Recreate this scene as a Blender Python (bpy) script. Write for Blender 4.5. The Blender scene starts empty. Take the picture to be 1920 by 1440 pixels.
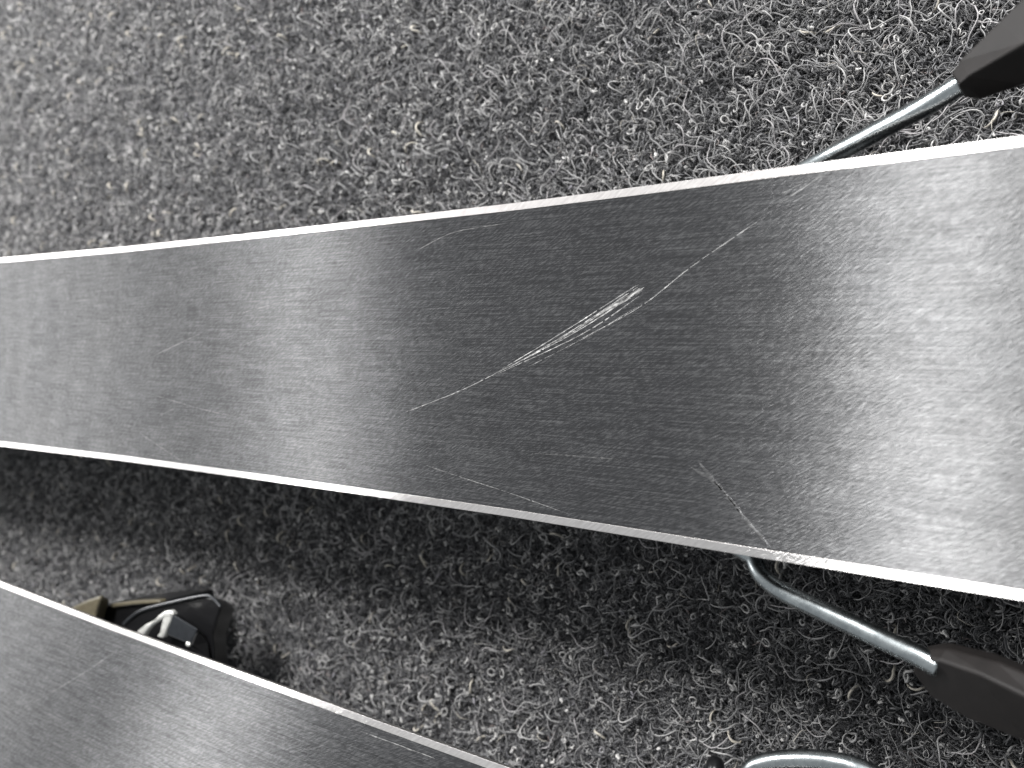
import bpy, bmesh, math, random
import numpy as np
from mathutils import Vector, Matrix

# ------------------------------------------------------------------ camera
sc = bpy.context.scene
C = sc.collection
CAM = np.array([0.0, 0.0, 0.18513])          # metres above the plane of the ski bases
F = 1440.0                                    # focal length in photograph pixels
R = np.array([[0.84079914, -0.03002854, 0.54051373],
              [0.03569153, 0.99936285, 0.0],
              [-0.54016935, 0.01929176, 0.84133519]])
cam_d = bpy.data.cameras.new('camera')
cam = bpy.data.objects.new('camera', cam_d)
C.objects.link(cam)
M4 = Matrix.Identity(4)
for i in range(3):
    for j in range(3):
        M4[i][j] = R[i][j]
M4.translation = Vector(CAM)
cam.matrix_world = M4
cam_d.sensor_width = 36.0
cam_d.lens = 36.0 * F / 1920.0
cam_d.clip_start = 0.005
cam_d.clip_end = 50
cam_d.dof.use_dof = True
cam_d.dof.focus_distance = 0.225
cam_d.dof.aperture_fstop = 12.5
sc.camera = cam

# ------------------------------------------------------------------ room light
w = bpy.data.worlds.new('World')
sc.world = w
w.use_nodes = True
bg = w.node_tree.nodes['Background']
bg.inputs['Color'].default_value = (0.92, 0.965, 1.0, 1)
bg.inputs['Strength'].default_value = 0.45


def lamp(name, loc, target, sx, sy, power, col=(1, 0.992, 0.985), turn=0.0):
    d = bpy.data.lights.new(name, 'AREA')
    d.shape = 'RECTANGLE'
    d.size = sx
    d.size_y = sy
    d.energy = power
    d.color = col
    o = bpy.data.objects.new(name, d)
    C.objects.link(o)
    o.location = loc
    if target is None:                       # flat under the ceiling
        o.rotation_euler = (0, 0, math.radians(turn))
    else:
        v = Vector(target) - Vector(loc)
        o.rotation_euler = v.to_track_quat('-Z', 'Y').to_euler()
    return o


# a row of ceiling lamps, their long side across the skis
lamp('ceiling_lamp', (-0.14, 1.62, 1.45), None, 0.36, 1.20, 136)
lamp('ceiling_lamp', (-2.45, 1.50, 1.45), None, 0.27, 1.20, 130, turn=30)
lamp('ceiling_lamp', (-3.85, 0.50, 1.45), (-1.60, 0.20, 0), 0.90, 1.3, 92)

vs = sc.view_settings
vs.view_transform = 'Standard'
vs.look = 'None'
vs.exposure = 0.16
vs.gamma = 1.0

CARPET_Z = -0.085


# ------------------------------------------------------------------ helpers
def at(px, py, z):
    """point of the place at height z (metres) behind a pixel of the photograph"""
    d = R @ np.array([px - 960.0, 720.0 - py, -F])
    t = (z - CAM[2]) / d[2]
    return Vector(CAM + t * d)


def obj(name, verts, faces, mat, parent=None, smooth=False):
    me = bpy.data.meshes.new(name)
    me.from_pydata([tuple(v) for v in verts], [], faces)
    me.update()
    return link(name, me, mat, parent, smooth)


def link(name, me, mat, parent=None, smooth=False):
    if smooth:
        me.polygons.foreach_set('use_smooth', [True] * len(me.polygons))
    me.materials.append(mat)
    o = bpy.data.objects.new(name, me)
    C.objects.link(o)
    if parent is not None:
        off = Vector((0, 0, 0))
        p = parent
        while p is not None:
            off += p.location
            p = p.parent
        me.transform(Matrix.Translation(-off))
        o.parent = parent
    return o


def bm_obj(name, bm, mat, parent=None, smooth=False):
    bmesh.ops.recalc_face_normals(bm, faces=bm.faces)
    me = bpy.data.meshes.new(name)
    bm.to_mesh(me)
    bm.free()
    return link(name, me, mat, parent, smooth)


def thing(name, label, cat, loc, group=None):
    o = bpy.data.objects.new(name, None)
    C.objects.link(o)
    o.empty_display_size = 0.02
    o.location = loc
    o['label'] = label
    o['category'] = cat
    if group:
        o['group'] = group
    return o


def spline(pts, n=10):
    """Catmull-Rom through the points"""
    pts = [Vector(p) for p in pts]
    P = [2 * pts[0] - pts[1]] + pts + [2 * pts[-1] - pts[-2]]
    out = []
    for i in range(1, len(P) - 2):
        for k in range(n):
            t = k / n
            a, b, c, d = P[i - 1], P[i], P[i + 1], P[i + 2]
            out.append(0.5 * ((2 * b) + (c - a) * t + (2 * a - 5 * b + 4 * c - d) * t * t + (3 * b - a - 3 * c + d) * t ** 3))
    out.append(pts[-1])
    return out


def tube_bm(path, radius, seg=20, cap_bevel=0.0):
    bm = bmesh.new()
    n = len(path)
    up = Vector((0, 0, 1))
    rings = []
    T0 = (path[1] - path[0]).normalized()
    N = T0.cross(up)
    if N.length < 1e-4:
        N = T0.cross(Vector((1, 0, 0)))
    N.normalize()
    for i in range(n):
        T = (path[min(i + 1, n - 1)] - path[max(i - 1, 0)]).normalized()
        N = (N - T * N.dot(T)).normalized()
        B = T.cross(N)
        r = radius(i / (n - 1)) if callable(radius) else radius
        rings.append([bm.verts.new(path[i] + r * (math.cos(a) * N + math.sin(a) * B))
                      for a in [2 * math.pi * k / seg for k in range(seg)]])
    for i in range(n - 1):
        for k in range(seg):
            bm.faces.new((rings[i][k], rings[i][(k + 1) % seg], rings[i + 1][(k + 1) % seg], rings[i + 1][k]))
    bm.faces.new(rings[0][::-1])
    bm.faces.new(rings[-1])
    return bm


def prism_bm(top, depth, bevel=0.0, seg=2, tilt=None):
    """closed block: a top polygon (world points) carried down by depth"""
    bm = bmesh.new()
    dv = Vector((0, 0, -depth)) if tilt is None else Vector(tilt)
    a = [bm.verts.new(p) for p in top]
    b = [bm.verts.new(Vector(p) + dv) for p in top]
    n = len(a)
    bm.faces.new(a)
    bm.faces.new(b[::-1])
    for i in range(n):
        bm.faces.new((a[i], b[i], b[(i + 1) % n], a[(i + 1) % n]))
    bmesh.ops.recalc_face_normals(bm, faces=bm.faces)
    if bevel:
        bmesh.ops.bevel(bm, geom=list(bm.edges), offset=bevel, segments=seg, profile=0.5, affect='EDGES', clamp_overlap=True)
    return bm


def loft_bm(sections, bevel=0.0):
    bm = bmesh.new()
    rings = [[bm.verts.new(p) for p in s] for s in sections]
    n = len(rings[0])
    for i in range(len(rings) - 1):
        for k in range(n):
            bm.faces.new((rings[i][k], rings[i][(k + 1) % n], rings[i + 1][(k + 1) % n], rings[i + 1][k]))
    bm.faces.new(rings[0][::-1])
    bm.faces.new(rings[-1])
    bmesh.ops.recalc_face_normals(bm, faces=bm.faces)
    if bevel:
        sharp = [e for e in bm.edges if e.calc_face_angle(0) > 0.35]
        bmesh.ops.bevel(bm, geom=sharp, offset=bevel, segments=3, profile=0.5, affect='EDGES', clamp_overlap=True)
    return bm


# ------------------------------------------------------------------ materials
def new_mat(name):
    m = bpy.data.materials.new(name)
    m.use_nodes = True
    return m, m.node_tree, m.node_tree.nodes['Principled BSDF']


def N(nt, t, **kw):
    n = nt.nodes.new(t)
    for k, v in kw.items():
        if k in ('op', 'operation'):
            n.operation = v
        else:
            setattr(n, k, v)
    return n


def math_n(nt, op, a, b=None, c=None, clamp=False):
    n = nt.nodes.new('ShaderNodeMath')
    n.operation = op
    n.use_clamp = clamp
    for i, v in enumerate((a, b, c)):
        if v is None:
            continue
        if isinstance(v, (int, float)):
            n.inputs[i].default_value = v
        else:
            nt.links.new(v, n.inputs[i])
    return n.outputs[0]


def mapping(nt, vec, scale=(1, 1, 1), rot=(0, 0, 0), loc=(0, 0, 0)):
    n = nt.nodes.new('ShaderNodeMapping')
    nt.links.new(vec, n.inputs['Vector'])
    n.inputs['Scale'].default_value = scale
    n.inputs['Rotation'].default_value = rot
    n.inputs['Location'].default_value = loc
    return n.outputs[0]


def noise(nt, vec, scale=1.0, detail=2, rough=0.5, dist=0.0):
    n = nt.nodes.new('ShaderNodeTexNoise')
    nt.links.new(vec, n.inputs['Vector'])
    n.inputs['Scale'].default_value = scale
    n.inputs['Detail'].default_value = detail
    n.inputs['Roughness'].default_value = rough
    n.inputs['Distortion'].default_value = dist
    return n.outputs['Fac']


def ramp(nt, fac, stops):
    n = nt.nodes.new('ShaderNodeValToRGB')
    nt.links.new(fac, n.inputs[0])
    el = n.color_ramp.elements
    while len(el) > 1:
        el.remove(el[-1])
    el[0].position = stops[0][0]
    el[0].color = stops[0][1]
    for p, c in stops[1:]:
        e = el.new(p)
        e.color = c
    return n.outputs[0]


def g(v):
    return (v, v, v, 1)


# the scratches of both bases: polyline in photograph pixels (laid on the base plane), half width in mm, strength
SCR = [
    ([(752, 776), (853, 737), (930, 700)], .16, .55),
    ([(925, 702), (1060, 620), (1196, 533)], .15, .75),
    ([(930, 700), (1080, 622), (1206, 540)], .16, .85),
    ([(935, 700), (1090, 627), (1202, 553)], .14, .7),
    ([(985, 672), (1100, 606), (1204, 546)], .22, .55),
    ([(1060, 628), (1130, 588), (1200, 540)], .3, .45),
    ([(990, 688), (1110, 626), (1200, 572)], .1, .4),
    ([(950, 692), (1075, 618), (1199, 536)], .14, .8),
    ([(1000, 664), (1095, 608), (1203, 538)], .20, .7),
    ([(1040, 642), (1120, 594), (1205, 543)], .22, .7),
    ([(1110, 596), (1160, 566), (1208, 538)], .35, .6),
    ([(1000, 850), (1080, 855), (1165, 862)], .2, .12),
    ([(1080, 640), (1200, 575), (1300, 497), (1440, 402)], .10, .8),
    ([(1440, 402), (1490, 367), (1568, 318)], .10, .6),
    ([(1452, 388), (1548, 324)], .12, .5),
    ([(1440, 396), (1590, 318)], .10, .45),
    ([(1460, 366), (1530, 330)], .10, .35),
    ([(800, 873), (880, 900), (960, 926), (1066, 964)], .16, .32),
    ([(1282, 876), (1336, 908), (1388, 975), (1436, 1030)], .6, .10),
    ([(1292, 874), (1345, 910), (1399, 975), (1444, 1026)], .6, .09),
    ([(1310, 868), (1348, 912), (1394, 966)], .6, .09),
    ([(288, 667), (376, 625)], .16, .40),
    ([(280, 738), (370, 765), (445, 782)], .22, .22),
    ([(298, 780), (330, 764)], .2, .25),
    ([(262, 812), (342, 866)], .2, .2),
    ([(458, 646), (500, 630)], .15, .25),
    ([(440, 590), (545, 562)], .15, .22),
    ([(780, 470), (850, 436), (940, 420)], .2, .25),
    ([(676, 1368), (745, 1394), (812, 1418)], .28, .3),
    ([(100, 1320), (170, 1270), (232, 1218)], .25, .15),
]


def make_base_mat():
    m, nt, bs = new_mat('sintered_ski_base')
    L = nt.links
    geo = nt.nodes.new('ShaderNodeNewGeometry')
    P = geo.outputs['Position']
    mmn = nt.nodes.new('ShaderNodeVectorMath')
    mmn.operation = 'SCALE'
    mmn.inputs['Scale'].default_value = 1000.0
    L.new(P, mmn.inputs[0])
    mm = mmn.outputs[0]                                        # millimetres
    # stone grind: long grooves and short diagonal dashes
    long_g = noise(nt, mapping(nt, mm, (0.05, 3.2, 1)), 1.0, 3, 0.6)
    long_f = noise(nt, mapping(nt, mm, (0.16, 1.5, 1), loc=(31, 7, 0)), 1.0, 2, 0.5)
    rot = mapping(nt, mm, (1, 1, 1), rot=(0, 0, math.radians(-27)))
    diag = noise(nt, mapping(nt, rot, (0.42, 2.6, 1), loc=(5, 9, 0)), 1.0, 2, 0.55)
    pores = noise(nt, mm, 1.6, 2, 0.5)
    diag2 = noise(nt, mapping(nt, mapping(nt, mm, (1, 1, 1), rot=(0, 0, math.radians(-38))), (0.30, 3.4, 1), loc=(15, 2, 0)), 1.0, 1, 0.5)
    h = math_n(nt, 'MULTIPLY', long_g, 1.0)
    h = math_n(nt, 'MULTIPLY_ADD', long_f, 0.5, h)
    h = math_n(nt, 'MULTIPLY_ADD', diag, 1.7, h)
    h = math_n(nt, 'MULTIPLY_ADD', diag2, 1.0, h)
    streak = math_n(nt, 'MULTIPLY', long_g, 0.5)
    streak = math_n(nt, 'MULTIPLY_ADD', diag, 0.5, streak)
    streak = math_n(nt, 'MULTIPLY_ADD', pores, 0.12, streak)       # mean about 0.56
    # scratches: strength carried by the raised burr strips of the base mesh
    sa = nt.nodes.new('ShaderNodeAttribute')
    sa.attribute_name = 'scratch'
    prev = sa.outputs['Fac']
    breakup = noise(nt, mapping(nt, rot, (0.5, 1.6, 1)), 1.0, 2, 0.6)
    br = ramp(nt, breakup, [(0.32, g(0.25)), (0.62, g(1))])
    scr = math_n(nt, 'MULTIPLY', prev, br)
    bump = nt.nodes.new('ShaderNodeBump')
    bump.inputs['Strength'].default_value = 1.0
    bump.inputs['Distance'].default_value = 0.000025
    L.new(h, bump.inputs['Height'])
    # colour: dark grey polyethylene with faint cloudiness; scratches show pale raw plastic
    cloud = noise(nt, mapping(nt, mm, (0.018, 0.03, 1)), 1.0, 4, 0.55, 0.6)
    base = ramp(nt, cloud, [(0.3, (0.057, 0.0577, 0.0587, 1)), (0.7, (0.065, 0.0652, 0.0655, 1))])
    nt.nodes.remove(bs)
    tan = nt.nodes.new('ShaderNodeCombineXYZ')
    tan.inputs[0].default_value = 0.0
    tan.inputs[1].default_value = 1.0
    gl = nt.nodes.new('ShaderNodeBsdfAnisotropic')
    gl.distribution = 'BECKMANN'
    gl.inputs['Roughness'].default_value = 0.385
    gl.inputs['Anisotropy'].default_value = -0.82
    L.new(tan.outputs[0], gl.inputs['Tangent'])
    vary = math_n(nt, 'MULTIPLY_ADD', streak, 2.4, -0.35)
    vary = math_n(nt, 'MAXIMUM', vary, 0.25)
    smudge = noise(nt, mapping(nt, mm, (0.045, 0.07, 1), loc=(9, 4, 0)), 1.0, 5, 0.62, 1.6)
    vary = math_n(nt, 'MULTIPLY', vary, math_n(nt, 'MULTIPLY_ADD', smudge, 0.9, 0.55))
    # faint curved swirls in the gloss colour towards the far end
    rv = nt.nodes.new('ShaderNodeVectorMath')
    rv.operation = 'DISTANCE'
    rv.inputs[1].default_value = (-520.0, 10.0, 0.0)
    L.new(mm, rv.inputs[0])
    ring = math_n(nt, 'SINE', math_n(nt, 'MULTIPLY_ADD', smudge, 5.0, math_n(nt, 'MULTIPLY', rv.outputs['Value'], 0.36)))
    sep = nt.nodes.new('ShaderNodeSeparateXYZ')
    L.new(mm, sep.inputs[0])
    fade = math_n(nt, 'DIVIDE', math_n(nt, 'SUBTRACT', -270.0, sep.outputs['X']), 90.0, clamp=True)
    vary = math_n(nt, 'MULTIPLY', vary, math_n(nt, 'MULTIPLY_ADD', math_n(nt, 'MULTIPLY', ring, fade), 0.055, 1.0))
    sc1 = nt.nodes.new('ShaderNodeVectorMath')
    sc1.operation = 'SCALE'
    L.new(base, sc1.inputs[0])
    L.new(vary, sc1.inputs['Scale'])
    L.new(sc1.outputs[0], gl.inputs['Color'])
    L.new(bump.outputs[0], gl.inputs['Normal'])
    gw = nt.nodes.new('ShaderNodeBsdfAnisotropic')         # wider, softer part of the sheen
    gw.distribution = 'BECKMANN'
    gw.inputs['Roughness'].default_value = 0.54
    gw.inputs['Anisotropy'].default_value = -0.70
    L.new(tan.outputs[0], gw.inputs['Tangent'])
    L.new(sc1.outputs[0], gw.inputs['Color'])
    L.new(bump.outputs[0], gw.inputs['Normal'])
    gm = nt.nodes.new('ShaderNodeMixShader')
    gm.inputs[0].default_value = 0.38
    L.new(gl.outputs[0], gm.inputs[1])
    L.new(gw.outputs[0], gm.inputs[2])
    df = nt.nodes.new('ShaderNodeBsdfDiffuse')
    L.new(ramp(nt, streak, [(0.40, (0.014, 0.014, 0.0145, 1)), (0.55, (0.017, 0.017, 0.018, 1)), (0.70, (0.048, 0.048, 0.049, 1))]), df.inputs['Color'])
    L.new(bump.outputs[0], df.inputs['Normal'])
    sd = nt.nodes.new('ShaderNodeBsdfDiffuse')
    sd.inputs['Color'].default_value = (0.80, 0.79, 0.77, 1)
    L.new(bump.outputs[0], sd.inputs['Normal'])
    add = nt.nodes.new('ShaderNodeAddShader')
    L.new(gm.outputs[0], add.inputs[0])
    L.new(df.outputs[0], add.inputs[1])
    mx = nt.nodes.new('ShaderNodeMixShader')
    L.new(scr, mx.inputs[0])
    L.new(add.outputs[0], mx.inputs[1])
    L.new(sd.outputs[0], mx.inputs[2])
    L.new(mx.outputs[0], nt.nodes['Material Output'].inputs['Surface'])
    return m


def make_edge_mat():
    m, nt, bs = new_mat('ground_edge_steel')
    L = nt.links
    geo = nt.nodes.new('ShaderNodeNewGeometry')
    mmn = nt.nodes.new('ShaderNodeVectorMath')
    mmn.operation = 'SCALE'
    mmn.inputs['Scale'].default_value = 1000.0
    L.new(geo.outputs['Position'], mmn.inputs[0])
    rot = mapping(nt, mmn.outputs[0], rot=(0, 0, math.radians(-38)))
    fl = noise(nt, mapping(nt, rot, (0.25, 2.2, 1)), 1.0, 2, 0.6)
    sp = noise(nt, mapping(nt, rot, (0.5, 0.8, 1), loc=(3, 1, 0)), 1.0, 1, 0.5)
    h = math_n(nt, 'MULTIPLY_ADD', sp, 0.3, fl)
    bump = nt.nodes.new('ShaderNodeBump')
    bump.inputs['Distance'].default_value = 0.00005
    bump.inputs['Strength'].default_value = 1.0
    L.new(h, bump.inputs['Height'])
    L.new(bump.outputs[0], bs.inputs['Normal'])
    c = ramp(nt, fl, [(0.3, (0.41, 0.385, 0.375, 1)), (0.7, (0.62, 0.595, 0.58, 1))])
    L.new(c, bs.inputs['Base Color'])
    bs.inputs['Metallic'].default_value = 1.0
    bs.inputs['Roughness'].default_value = 0.42
    tan = nt.nodes.new('ShaderNodeCombineXYZ')
    tan.inputs[1].default_value = 1.0
    gl = nt.nodes.new('ShaderNodeBsdfAnisotropic')
    gl.distribution = 'BECKMANN'
    gl.inputs['Roughness'].default_value = 0.36
    gl.inputs['Anisotropy'].default_value = -0.82
    gl.inputs['Color'].default_value = (0.92, 0.90, 0.88, 1)
    L.new(tan.outputs[0], gl.inputs['Tangent'])
    L.new(bump.outputs[0], gl.inputs['Normal'])
    mx = nt.nodes.new('ShaderNodeMixShader')
    mx.inputs[0].default_value = 0.38
    L.new(bs.outputs[0], mx.inputs[1])
    L.new(gl.outputs[0], mx.inputs[2])
    L.new(mx.outputs[0], nt.nodes['Material Output'].inputs['Surface'])
    return m


def make_wire_mat():
    m, nt, bs = new_mat('zinc_plated_wire')
    L = nt.links
    tc = nt.nodes.new('ShaderNodeTexCoord')
    n1 = noise(nt, tc.outputs['Object'], 420, 5, 0.7)
    c = ramp(nt, n1, [(0.3, (0.28, 0.305, 0.315, 1)), (0.7, (0.44, 0.47, 0.475, 1))])
    L.new(c, bs.inputs['Base Color'])
    bs.inputs['Metallic'].default_value = 1.0
    r = math_n(nt, 'MULTIPLY_ADD', n1, 0.14, 0.20)
    L.new(r, bs.inputs['Roughness'])
    return m


def make_plastic(name, col, rough=0.45, spec=0.5, speck=600):
    m, nt, bs = new_mat(name)
    L = nt.links
    tc = nt.nodes.new('ShaderNodeTexCoord')
    n1 = noise(nt, tc.outputs['Object'], speck, 4, 0.6)
    lo = tuple(c * 0.8 for c in col) + (1,)
    hi = tuple(min(1, c * 1.25) for c in col) + (1,)
    L.new(ramp(nt, n1, [(0.3, lo), (0.7, hi)]), bs.inputs['Base Color'])
    bs.inputs['Roughness'].default_value = rough
    bs.inputs['Specular IOR Level'].default_value = spec
    b = nt.nodes.new('ShaderNodeBump')
    b.inputs['Distance'].default_value = 0.0001
    b.inputs['Strength'].default_value = 0.4
    L.new(n1, b.inputs['Height'])
    L.new(b.outputs[0], bs.inputs['Normal'])
    return m


def make_fibre_mat():
    m, nt, bs = new_mat('carpet_fibre')
    L = nt.links
    a = nt.nodes.new('ShaderNodeAttribute')
    a.attribute_name = 'tone'
    a.attribute_type = 'GEOMETRY'
    c = ramp(nt, a.outputs['Fac'], [
        (0.00, (0.022, 0.022, 0.025, 1)), (0.25, (0.055, 0.055, 0.060, 1)),
        (0.50, (0.16, 0.16, 0.164, 1)), (0.75, (0.35, 0.345, 0.34, 1)),
        (0.90, (0.52, 0.51, 0.495, 1)), (0.93, (0.46, 0.425, 0.36, 1)),
        (0.95, (0.24, 0.24, 0.30, 1)), (0.97, (0.34, 0.27, 0.25, 1)),
        (1.00, (0.62, 0.61, 0.59, 1))])
    L.new(c, bs.inputs['Base Color'])
    bs.inputs['Roughness'].default_value = 0.55
    bs.inputs['Specular IOR Level'].default_value = 0.4
    bs.inputs['Sheen Weight'].default_value = 0.25
    return m


def make_carpet_mat():
    m, nt, bs = new_mat('carpet_backing')
    L = nt.links
    tc = nt.nodes.new('ShaderNodeTexCoord')
    n1 = noise(nt, tc.outputs['Object'], 260, 5, 0.7, 0.8)
    n2 = noise(nt, tc.outputs['Object'], 900, 3, 0.7)
    mx = math_n(nt, 'MULTIPLY', n1, n2)
    L.new(ramp(nt, mx, [(0.15, (0.012, 0.012, 0.014, 1)), (0.36, (0.10, 0.10, 0.10, 1))]), bs.inputs['Base Color'])
    bs.inputs['Roughness'].default_value = 0.9
    b = nt.nodes.new('ShaderNodeBump')
    b.inputs['Distance'].default_value = 0.002
    L.new(mx, b.inputs['Height'])
    L.new(b.outputs[0], bs.inputs['Normal'])
    return m


M_BASE = make_base_mat()
M_EDGE = make_edge_mat()
M_WIRE = make_wire_mat()
M_FOOT = make_plastic('dark_brown_plastic', (0.0085, 0.0072, 0.0068), 0.55, 0.3, 350)
M_BLACK = make_plastic('black_plastic', (0.006, 0.006, 0.0065), 0.28, 0.35)
M_SIDE = make_plastic('black_sidewall', (0.02, 0.02, 0.02), 0.4, 0.5)
M_COVER = make_plastic('slate_grey_plastic', (0.022, 0.024, 0.027), 0.28, 0.5)
M_TAN = make_plastic('olive_tan_metal', (0.095, 0.083, 0.056), 0.28, 0.7)
M_SILVER = make_plastic('die_cast_metal', (0.8, 0.8, 0.76), 0.35, 0.6)
M_SILVER.node_tree.nodes['Principled BSDF'].inputs['Metallic'].default_value = 0.6
M_TOP = make_plastic('ski_topsheet', (0.03, 0.03, 0.035), 0.3, 0.5)
M_FIBRE = make_fibre_mat()
M_CARPET = make_carpet_mat()

# ------------------------------------------------------------------ carpet
cv = []
cf = []
NX, NY = 60, 60
for i in range(NX + 1):
    for j in range(NY + 1):
        cv.append((-2.6 + 3.6 * i / NX, -1.6 + 3.2 * j / NY, CARPET_Z))
for i in range(NX):
    for j in range(NY):
        a = i * (NY + 1) + j
        cf.append((a, a + NY + 1, a + NY + 2, a + 1))
carpet = obj('carpet', cv, cf, M_CARPET)
carpet['kind'] = 'structure'
carpet['label'] = 'dark grey needle felt carpet under both skis'

rng = np.random.default_rng(7)


def fibre_patch(name, n, radius, seg_len, nseg, rad, height, curl, tone_fn, lift=0.0):
    """n curly fibres as three-sided tubes in one mesh"""
    K = nseg + 1
    th = rng.uniform(0, 2 * np.pi, n)
    r = radius * np.sqrt(rng.uniform(0, 1, n))
    p = np.stack([r * np.cos(th), r * np.sin(th), lift + height * rng.uniform(0, 1, n) ** 1.5], 1)
    dirs = rng.normal(0, 1, (n, 3)) * np.array([1, 1, 0.6])
    dirs /= np.linalg.norm(dirs, axis=1, keepdims=True)
    axis = rng.normal(0, 1, (n, 3)) * np.array([0.6, 0.6, 1])
    axis /= np.linalg.norm(axis, axis=1, keepdims=True)
    kap = curl * rng.uniform(0.25, 1.5, n)[:, None]
    SL = (seg_len * rng.uniform(0.6, 1.3, n))[:, None]
    pts = np.zeros((n, K, 3))
    q = p.copy()
    for k in range(K):
        pts[:, k] = q
        dirs = dirs + np.cross(axis, dirs) * kap + rng.normal(0, 0.16, (n, 3))
        dirs[:, 2] += (lift + height * 0.5 - q[:, 2]) / height * 0.30
        dirs /= np.linalg.norm(dirs, axis=1, keepdims=True)
        axis = axis + rng.normal(0, 0.35, (n, 3))
        axis /= np.linalg.norm(axis, axis=1, keepdims=True)
        q = q + dirs * SL
    off = p - pts.mean(axis=1)
    pts[:, :, :2] += off[:, None, :2]
    pts[:, :, 2] = np.maximum(pts[:, :, 2], 0.0001)
    T = np.gradient(pts, axis=1)
    T /= np.linalg.norm(T, axis=2, keepdims=True) + 1e-12
    up = np.array([0, 0, 1.0])
    S = np.cross(T, up)
    S /= np.linalg.norm(S, axis=2, keepdims=True) + 1e-9
    U = np.cross(S, T)
    rr = rad * np.exp(rng.normal(-0.08, 0.38, n)).clip(0.4, 2.2)[:, None, None] * (1 - 0.45 * np.abs(np.linspace(-1, 1, K)) ** 3)[None, :, None]
    vs_ = []
    for a in (math.pi / 2, math.pi * 7 / 6, math.pi * 11 / 6):
        vs_.append(pts + rr * (math.cos(a) * S + math.sin(a) * U))
    V = np.stack(vs_, 2).reshape(-1, 3)                  # n,K,3 corners
    idx = np.arange(n * K * 3).reshape(n, K, 3)
    fs = []
    for c in range(3):
        d = (c + 1) % 3
        fs.append(np.stack([idx[:, :-1, c], idx[:, :-1, d], idx[:, 1:, d], idx[:, 1:, c]], -1).reshape(-1, 4))
    Fq = np.concatenate(fs)
    me = bpy.data.meshes.new(name)
    me.vertices.add(len(V))
    me.vertices.foreach_set('co', V.ravel())
    me.loops.add(len(Fq) * 4)
    me.loops.foreach_set('vertex_index', Fq.ravel().astype(np.int32))
    me.polygons.add(len(Fq))
    me.polygons.foreach_set('loop_start', np.arange(0, len(Fq) * 4, 4, dtype=np.int32))
    me.polygons.foreach_set('use_smooth', np.ones(len(Fq), dtype=bool))
    tone = tone_fn(n)
    at_ = me.attributes.new('tone', 'FLOAT', 'POINT')
    at_.data.foreach_set('value', np.repeat(tone, K * 3).astype(np.float32))
    me.update(calc_edges=True)
    me.validate()
    me.materials.append(M_FIBRE)
    return me


def tone_mix(n):
    t = rng.beta(1.3, 2.0, n) * 0.92
    s = rng.uniform(0, 1, n)
    t = np.where(s > 0.93, rng.uniform(0.88, 1.0, n), t)
    return t


def tone_pale(n):
    return np.where(rng.uniform(0, 1, n) > .9, rng.uniform(.93, 1, n), rng.uniform(0.55, 0.90, n))


def tone_dark(n):
    return rng.uniform(0.0, 0.56, n)


variants = bpy.data.collections.new('fibre_tufts')
for k in range(14):
    me_d = fibre_patch('tuft', 52, 0.0115, 0.0008, 9, 0.00024, 0.0024, 0.70, tone_dark)
    o = bpy.data.objects.new('tuft_a%02d' % k, me_d)
    variants.objects.link(o)
for k in range(14):
    me_d = fibre_patch('tuft', 24, 0.0115, 0.0008, 12, 0.00023, 0.0040, 0.75, tone_mix, 0.0008)
    o = bpy.data.objects.new('tuft_b%02d' % k, me_d)
    variants.objects.link(o)
for k in range(10):
    me_d = fibre_patch('tuft', 1, 0.0125, 0.0011, 20, 0.00023, 0.0040, 0.34, tone_pale, 0.0022)
    o = bpy.data.objects.new('tuft_c%02d' % k, me_d)
    variants.objects.link(o)
for k in range(8):                                   # neps: tight little knots of fibre
    me_d = fibre_patch('tuft', 4, 0.0115, 0.00042, 12, 0.00026, 0.0030, 1.5, tone_pale, 0.0024)
    o = bpy.data.objects.new('tuft_d%02d' % k, me_d)
    variants.objects.link(o)
NA, NB, NC, ND = 14, 14, 10, 8

step = 0.0065
px_, kind_, rot_, scl_ = [], [], [], []
for layer, (lo_, cnt, stp) in enumerate(((0, NA, step), (NA, NB, step), (NA + NB, NC, step), (NA + NB, NC, step * .8), (NA + NB + NC, ND, step * 1.3))):
    xs = np.arange(-0.95, 0.16, stp)
    ys = np.arange(-0.44, 0.44, stp)
    gx, gy = np.meshgrid(xs, ys)
    gx = gx.ravel() + rng.uniform(-.5, .5, gx.size) * stp
    gy = gy.ravel() + rng.uniform(-.5, .5, gy.size) * stp
    for a, b in zip(gx, gy):
        if layer == 3 and rng.uniform() > min(1, max(0, (a + .30) / .25)) * min(1, max(0, b / .06)):
            continue                                  # more loose strands at the near end
        if layer == 1 and math.sin(a * 210 + 2.1 * math.sin(b * 150)) + math.sin(b * 260 + 1.7 * math.sin(a * 190)) < -0.75:
            continue                                  # thin patches where the dark felt shows
        px_.append((a, b, CARPET_Z + 0.0003))
        kind_.append(lo_ + int(rng.integers(cnt)))
        rot_.append(rng.uniform(0, 6.283))
        scl_.append(rng.uniform(0.85, 1.2))
pm = bpy.data.meshes.new('carpet_fibres')
pm.from_pydata(px_, [], [])
pm.attributes.new('pick', 'INT', 'POINT').data.foreach_set('value', kind_)
pm.attributes.new('turn', 'FLOAT', 'POINT').data.foreach_set('value', rot_)
pm.attributes.new('size', 'FLOAT', 'POINT').data.foreach_set('value', scl_)
pm.materials.append(M_FIBRE)
fib = bpy.data.objects.new('carpet_fibres', pm)
C.objects.link(fib)
fib['kind'] = 'stuff'
fib['label'] = 'curly grey and pale fibres covering the felt carpet'
gn = bpy.data.node_groups.new('scatter_fibres', 'GeometryNodeTree')
gn.interface.new_socket('Geometry', in_out='INPUT', socket_type='NodeSocketGeometry')
gn.interface.new_socket('Geometry', in_out='OUTPUT', socket_type='NodeSocketGeometry')
gi = gn.nodes.new('NodeGroupInput')
go = gn.nodes.new('NodeGroupOutput')
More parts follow.
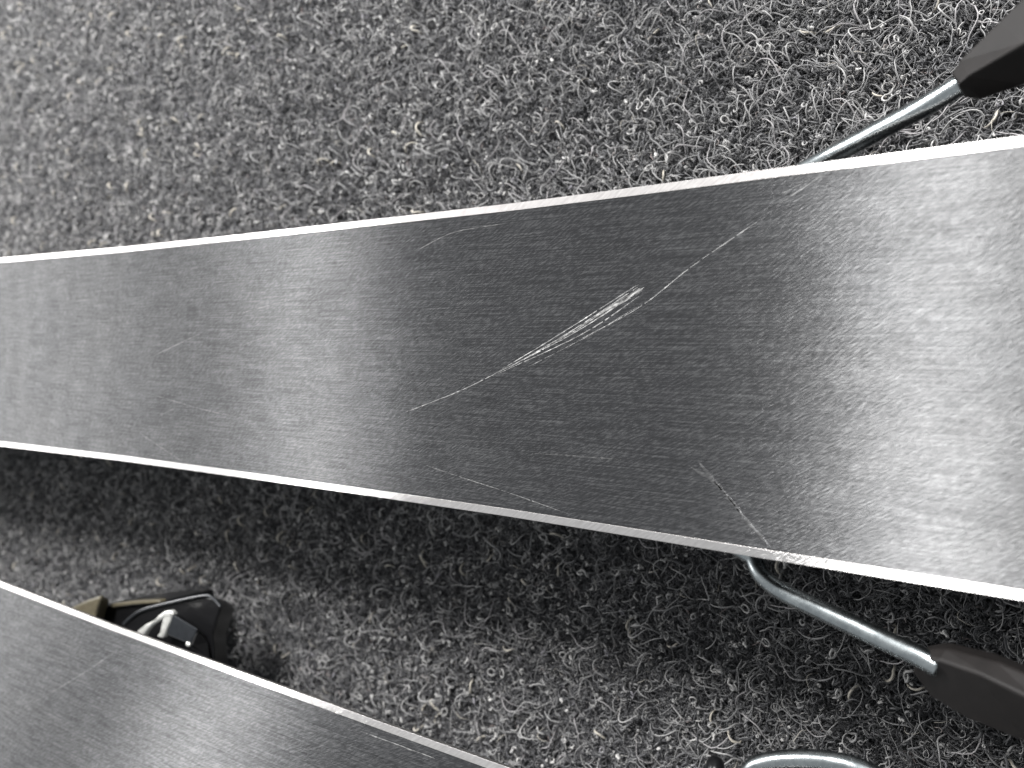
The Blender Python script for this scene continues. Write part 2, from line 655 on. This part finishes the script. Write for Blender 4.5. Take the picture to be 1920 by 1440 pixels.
ci = gn.nodes.new('GeometryNodeCollectionInfo')
ci.inputs['Collection'].default_value = variants
ci.inputs['Separate Children'].default_value = True
ci.inputs['Reset Children'].default_value = True
iop = gn.nodes.new('GeometryNodeInstanceOnPoints')
iop.inputs['Pick Instance'].default_value = True


def named(nm, dt):
    n = gn.nodes.new('GeometryNodeInputNamedAttribute')
    n.data_type = dt
    n.inputs['Name'].default_value = nm
    return n.outputs[0]


gn.links.new(gi.outputs[0], iop.inputs['Points'])
gn.links.new(ci.outputs[0], iop.inputs['Instance'])
gn.links.new(named('pick', 'INT'), iop.inputs['Instance Index'])
cx = gn.nodes.new('ShaderNodeCombineXYZ')
gn.links.new(named('turn', 'FLOAT'), cx.inputs[2])
gn.links.new(cx.outputs[0], iop.inputs['Rotation'])
gn.links.new(named('size', 'FLOAT'), iop.inputs['Scale'])
gn.links.new(iop.outputs[0], go.inputs[0])
md = fib.modifiers.new('scatter', 'NODES')
md.node_group = gn


# ------------------------------------------------------------------ skis
def lerp_table(x, tab):
    if x <= tab[0][0]:
        return tab[0][1]
    for (x0, y0), (x1, y1) in zip(tab[:-1], tab[1:]):
        if x <= x1:
            t = (x - x0) / (x1 - x0)
            return y0 + (y1 - y0) * t
    return tab[-1][1]


HALF = [(-.95, .0), (-.945, .016), (-.93, .031), (-.90, .046), (-.85, .0565), (-.78, .0595), (-.70, .058), (-.56, .0518),
        (-.428, .0472), (-.315, .0455), (-.232, .0451), (-.17, .0450), (-.12, .0450), (-.08, .0455),
        (-.045, .0461), (0.0, .0467), (.10, .0485), (.25, .0525), (.40, .0565), (.50, .0575), (.53, .052), (.545, .04), (.55, .0)]


def bend_z(x):
    """the base seen upwards: the tip falls away towards the carpet"""
    if x < -.72:
        return -min(0.058, 1.5 * (x + .72) ** 2)
    return 0.0


def strip_bm(xs, f0, f1, ztop, zbot):
    """solid band between y=f0(x) and y=f1(x)"""
    bm = bmesh.new()
    rows = []
    for x in xs:
        b = bend_z(x)
        rows.append([bm.verts.new((x, f0(x), b + ztop)), bm.verts.new((x, f1(x), b + ztop)),
                     bm.verts.new((x, f1(x), b + zbot)), bm.verts.new((x, f0(x), b + zbot))])
    for r0, r1 in zip(rows[:-1], rows[1:]):
        for k in range(4):
            bm.faces.new((r0[k], r0[(k + 1) % 4], r1[(k + 1) % 4], r1[k]))
    bm.faces.new(rows[0])
    bm.faces.new(rows[-1][::-1])
    return bm


XS = [-.9497, -.948] + [x / 1000 for x in range(-945, -400, 10)] + [x / 1000 for x in range(-395, 545, 6)] + [.5485, .5497]
EDGE_W = 0.0022


def add_scratches(bm, lay, yc, hw):
    # each scratch leaves a low broken burr of torn plastic on the base
    rnd = random.Random(11)
    for pl, wd, st in SCR:
        pts = spline([at(q[0], q[1], 0) for q in pl], 6) if len(pl) > 2 else [at(q[0], q[1], 0) for q in pl]
        if not all(abs(p.y - yc) < hw(p.x) - .0025 for p in pts):
            continue
        L_ = [0.0]
        for a, b in zip(pts[:-1], pts[1:]):
            L_.append(L_[-1] + (b - a).length)
        n = max(8, int(L_[-1] / 0.0007))
        prev = None
        wob = 0.0
        k0 = rnd.uniform(0, 9)
        for i in range(n + 1):
            d = L_[-1] * i / n
            j = max(k for k in range(len(L_)) if L_[k] <= d + 1e-12)
            j = min(j, len(pts) - 2)
            p = pts[j].lerp(pts[j + 1], (d - L_[j]) / max(1e-9, L_[j + 1] - L_[j]))
            T = (pts[j + 1] - pts[j]).normalized()
            Nn = Vector((-T.y, T.x, 0))
            wob = wob * .8 + rnd.gauss(0, wd * .08)
            t = i / n
            taper = min(1, t * 6 + .15, (1 - t) * 8 + .15)
            hwid = wd * .001 * taper * rnd.uniform(.45, 1.1)
            c = p + Nn * wob * .001
            stv = st * rnd.uniform(.45, 1.15) * (.75 + .25 * math.sin(k0 + t * 17))
            row = []
            for off, z, sv in ((-1, -0.00007, 0.0), (-.45, -0.00005, stv), (.45, -0.00005, stv), (1, -0.00007, 0.0)):
                v = bm.verts.new((c.x + Nn.x * hwid * off, c.y + Nn.y * hwid * off, z))
                v[lay] = max(0, min(1, sv))
                row.append(v)
            if prev is not None and rnd.random() > .06:
                for k in range(3):
                    bm.faces.new((prev[k], row[k], row[k + 1], prev[k + 1])).smooth = True
            prev = row


def build_ski(yc, label, tilt=None):
    root = thing('ski', label, 'ski', (-0.2, yc, CARPET_Z), 'skis lying base up on the carpet')
    hw = lambda x: lerp_table(x, HALF)
    e = lambda x: max(0.0003, min(EDGE_W, hw(x) * .5))
    gap = 0.00012
    # base a hair lower than the steel edges, a thin joint between them
    bm = strip_bm(XS, lambda x: yc - max(hw(x) - e(x) - gap, 1e-4), lambda x: yc + max(hw(x) - e(x) - gap, 1e-4), -0.00008, -0.0018)
    lay = bm.verts.layers.float.new('scratch')
    add_scratches(bm, lay, yc, hw)
    bm_obj('base', bm, M_BASE, root)
    for s in (1, -1):
        bm = strip_bm(XS, lambda x: yc + s * max(hw(x) - e(x), 2e-4), lambda x: yc + s * max(hw(x), 4e-4), 0.0, -0.0021)
        bmesh.ops.recalc_face_normals(bm, faces=bm.faces)
        sharp = [ed for ed in bm.edges if ed.calc_face_angle(0) > 0.9 and all(v.co.z > bend_z(v.co.x) - 1e-3 for v in ed.verts)
                 and abs(ed.verts[0].co.x - ed.verts[1].co.x) > 1e-4]
        bmesh.ops.bevel(bm, geom=sharp, offset=0.00016, segments=2, profile=0.5, affect='EDGES', clamp_overlap=True)
        bm_obj('steel_edge', bm, M_EDGE, root)
        bm = strip_bm(XS, lambda x: yc + s * max(hw(x) - 0.018, 2e-4), lambda x: yc + s * max(hw(x) - 0.0002, 4e-4), -0.0021, -0.0105)
        for v in bm.verts:                                   # the sidewall leans in towards the topsheet
            if v.co.z < bend_z(v.co.x) - 0.005 and abs(v.co.y - yc) > max(hw(v.co.x) - 0.005, 1e-3):
                v.co.y = yc + s * max(hw(v.co.x) - 0.0095, 3e-4)
        bm_obj('sidewall', bm, M_SIDE, root)
    bm = strip_bm(XS, lambda x: yc - max(hw(x) - .0095, 1e-4), lambda x: yc + max(hw(x) - .0095, 1e-4), -0.0105, -0.0125)
    bm_obj('topsheet', bm, M_TOP, root)
    if tilt is not None:
        for ch in root.children:
            ch.data.transform(tilt)
    return root


ski_main = build_ski(0.00705, 'middle ski, base up, with a fan of pale scratches on its grey base')
# the lower ski dips a little towards the near end and is not quite parallel
PIV = Vector((-0.27 + 0.2, 0.0451, -CARPET_Z))          # on its upper edge, in the ski's own frame
TILT = Matrix.Translation(PIV) @ Matrix.Rotation(math.radians(-0.5), 4, 'Z') @ Matrix.Rotation(math.radians(0.9), 4, 'Y') @ Matrix.Rotation(math.radians(-14.5), 4, 'X') @ Matrix.Translation(-PIV)
ski_low = build_ski(-0.1540, 'ski in the lower left corner, base up, black binding showing past its edge', TILT)


# --- the plates that carry the skis above the carpet (under the base, mostly hidden)
def hidden_plate(root, yc, x0, x1, half):
    bm = prism_bm([(x0, yc - half, -.0125), (x1, yc - half, -.0125), (x1, yc + half, -.0125), (x0, yc + half, -.0125)],
                  -CARPET_Z - 0.0125 - 0.002, 0.003)
    return bm_obj('heel_piece', bm, M_BLACK, root)


heel_main = hidden_plate(ski_main, 0.007, -0.035, 0.055, 0.030)
heel_low = hidden_plate(ski_low, -0.154, -0.035, 0.055, 0.030)


def foot_sections(axis, wdt, side, hgt):
    """cross-sections of the brake foot: bevelled bar, ridge on top"""
    out = []
    for (c, wv, h) in zip(axis, wdt, hgt):
        a, b, ridge = wv                              # towards each edge, ridge position
        up = Vector((0, 0, 1))
        out.append([c + a - up * h * .35, c + a * .93 + up * h * .15, c + ridge + up * h * .5, c + b * .90 + up * h * .05, c + b - up * h * .5, c + b * .8 - up * h, c + a * .8 - up * h])
    return out


def brake_foot(left_edge, ridge, right_edge, zs, thick, parent):
    """three pixel lines (upper, ridge, lower) give the face; thick its depth"""
    secs = []
    for (l, m, r, z, th) in zip(left_edge, ridge, right_edge, zs, thick):
        pl = at(l[0], l[1], z - .25 * th)
        pm_ = at(m[0], m[1], z)
        pr = at(r[0], r[1], z - .85 * th)
        dz = Vector((0, 0, -1))
        mid = (pl + pr) / 2
        secs.append([pl, pm_, pr, pr.lerp(mid, .2) + dz * th * .25, pl.lerp(mid, .15) + dz * th * .7])
    return bm_obj('brake_foot', loft_bm(secs, 0.0014), M_FOOT, parent)


WR = 0.00238
# upper arm
p = spline([at(1380, 388, -.0195), at(1460, 345, -.019), at(1556, 294, -.0175), at(1650, 244, -.012), at(1740, 196, -.0065), at(1815, 150, -.003)], 8)
arm_u = bm_obj('brake_arm', tube_bm(p, WR, 24), M_WIRE, ski_main, True)
brake_foot([(1791, 147), (1784, 138), (1800, 112), (1873, 40), (1960, -45), (2040, -120)],
           [(1796, 160), (1798, 158), (1816, 142), (1920, 82), (2010, 26), (2090, -30)],
           [(1801, 173), (1810, 182), (1838, 186), (1918, 160), (2010, 118), (2090, 72)],
           [.000, .002, .003, .006, .010, .013], [.004, .008, .010, .012, .012, .010], arm_u)
# lower arm: bends as it leaves the ski
p = spline([(-0.012, -0.020, -0.020), at(1395, 1000, -.019), at(1412, 1046, -.018), at(1428, 1078, -.0165), at(1462, 1106, -.015), at(1530, 1140, -.0125),
            at(1640, 1192, -.009), at(1722, 1230, -.006), at(1760, 1250, -.005)], 8)
arm_l = bm_obj('brake_arm', tube_bm(p, WR, 24), M_WIRE, ski_main, True)
brake_foot([(1735, 1218), (1776, 1214), (1874, 1240), (1960, 1276), (2040, 1306)],
           [(1724, 1236), (1760, 1238), (1840, 1266), (1940, 1316), (2030, 1362)],
           [(1710, 1260), (1745, 1308), (1813, 1348), (1920, 1392), (2020, 1432)],
           [-.004, -.002, .001, .005, .008], [.006, .011, .013, .013, .011], arm_l)

# brake of the lower ski: bent wire standing out at the bottom of the picture
p = spline([at(1380, 1640, -.020), at(1384, 1540, -.020), at(1396, 1470, -.019), at(1412, 1440, -.018), at(1444, 1428, -.017), at(1500, 1424, -.016), at(1560, 1428, -.015),
            at(1620, 1444, -.013), at(1720, 1500, -.010), at(1800, 1545, -.007)], 8)
arm_s = bm_obj('brake_arm', tube_bm(p, WR, 24), M_WIRE, ski_low, True)
brake_foot([(1815, 1522), (1850, 1514), (1950, 1560), (2040, 1600)],
           [(1808, 1546), (1846, 1548), (1930, 1596), (2020, 1640)],
           [(1795, 1570), (1825, 1612), (1910, 1660), (2010, 1700)],
           [-.004, -.002, .002, .004], [.006, .011, .013, .011], arm_s)
p = spline([at(1335, 1640, -.034), at(1338, 1520, -.032), at(1340, 1470, -.030), at(1341, 1442, -.031), at(1341, 1430, -.035)], 6)
bm_obj('brake_pivot', tube_bm(p, lambda t: 0.0026 * (1 if t < .9 else 0.75), 18), M_BLACK, ski_low, True)

# --- binding of the lower ski, seen past its upper edge
zb = -0.030
top = [at(*q, zb) for q in [(225, 1200), (231, 1168), (248, 1154), (269, 1143), (320, 1129), (381, 1116), (396, 1119), (409, 1127), (416, 1137), (408, 1158), (399, 1190), (404, 1260), (330, 1260)]]
bm = prism_bm(top, 0.016, 0.0012, 2, tilt=(-0.014, -0.008, -0.018))
binding = bm_obj('binding', bm, M_BLACK, ski_low)
# raised rim along the far side of the housing
rim = spline([at(232, 1170, zb + .0006), at(248, 1155, zb + .0006), at(269, 1143, zb + .0006), at(320, 1129.5, zb + .0006), at(381, 1117, zb + .0006), at(398, 1121, zb + .0006), at(414, 1138, zb + .0006)], 8)
bm_obj('rim', tube_bm(rim, 0.0007, 8), M_COVER, binding, True)
# tan lever block at the left
top = [at(*q, -.026) for q in [(112, 1160), (130, 1138), (160, 1124), (192, 1113), (186, 1132), (180, 1152), (178, 1190)]]
bm_obj('lever', prism_bm(top, 0.010, 0.0022, 4, tilt=(-.009, -.006, -.010)), M_TAN, binding)
# tan trim and the dark plate under it
top = [at(*q, -.034) for q in [(206, 1133), (250, 1127), (297, 1125), (299, 1131), (250, 1134), (207, 1140)]]
bm_obj('trim', prism_bm(top, 0.004, 0.0004, 1), M_TAN, binding)
top = [at(*q, -.036) for q in [(186, 1136), (206, 1134), (250, 1130), (299, 1128), (310, 1200), (190, 1200)]]
bm_obj('base_plate', prism_bm(top, 0.030, 0.0008, 1), M_BLACK, binding)
# bright cast bracket: an inverted V with a black opening
zt = -.0225
leg1 = [at(*q, zt) for q in [(308, 1146), (318, 1145), (322, 1149), (318, 1158), (309, 1157), (300, 1162), (284, 1172), (273, 1184), (266, 1196), (248, 1196), (258, 1182), (272, 1171), (288, 1163), (298, 1153)]]
leg2 = [at(*q, zt - .0004) for q in [(307, 1152), (318, 1146), (324, 1151), (318, 1168), (312, 1180), (308, 1190), (304, 1197), (292, 1194), (299, 1186), (301, 1176)]]
bm_obj('bracket', prism_bm(leg1, 0.0028, 0.0007, 3), M_SILVER, binding)
bm_obj('bracket', prism_bm(leg2, 0.0028, 0.0007, 3), M_SILVER, binding)
# slate cover plate right of the bracket, sloping away
secs = [[at(322, 1150, -.0232), at(372, 1180, -.0240), at(358, 1208, -.0244), at(313, 1190, -.0236)],
        [at(322, 1150, -.0292), at(372, 1180, -.0300), at(358, 1208, -.0304), at(313, 1190, -.0296)]]
bm_obj('cover', loft_bm(secs, 0.0008), M_COVER, binding)
secs = [[at(371, 1179, -.0248), at(392, 1203, -.030), at(396, 1240, -.028), at(356, 1212, -.0215)],
        [at(371, 1179, -.035), at(392, 1203, -.038), at(396, 1240, -.036), at(356, 1212, -.032)]]
bm_obj('cover', loft_bm(secs, 0.001), M_BLACK, binding)
# small shiny bead added to stand for the white highlight on the cover corner
bm = bmesh.new()
bmesh.ops.create_uvsphere(bm, u_segments=14, v_segments=8, radius=0.0011,
                          matrix=Matrix.Translation(at(353, 1208, -.0198)) @ Matrix.Diagonal((1.3, 1, .7, 1)))
bm_obj('highlight_bead', bm, M_SILVER, binding, True)
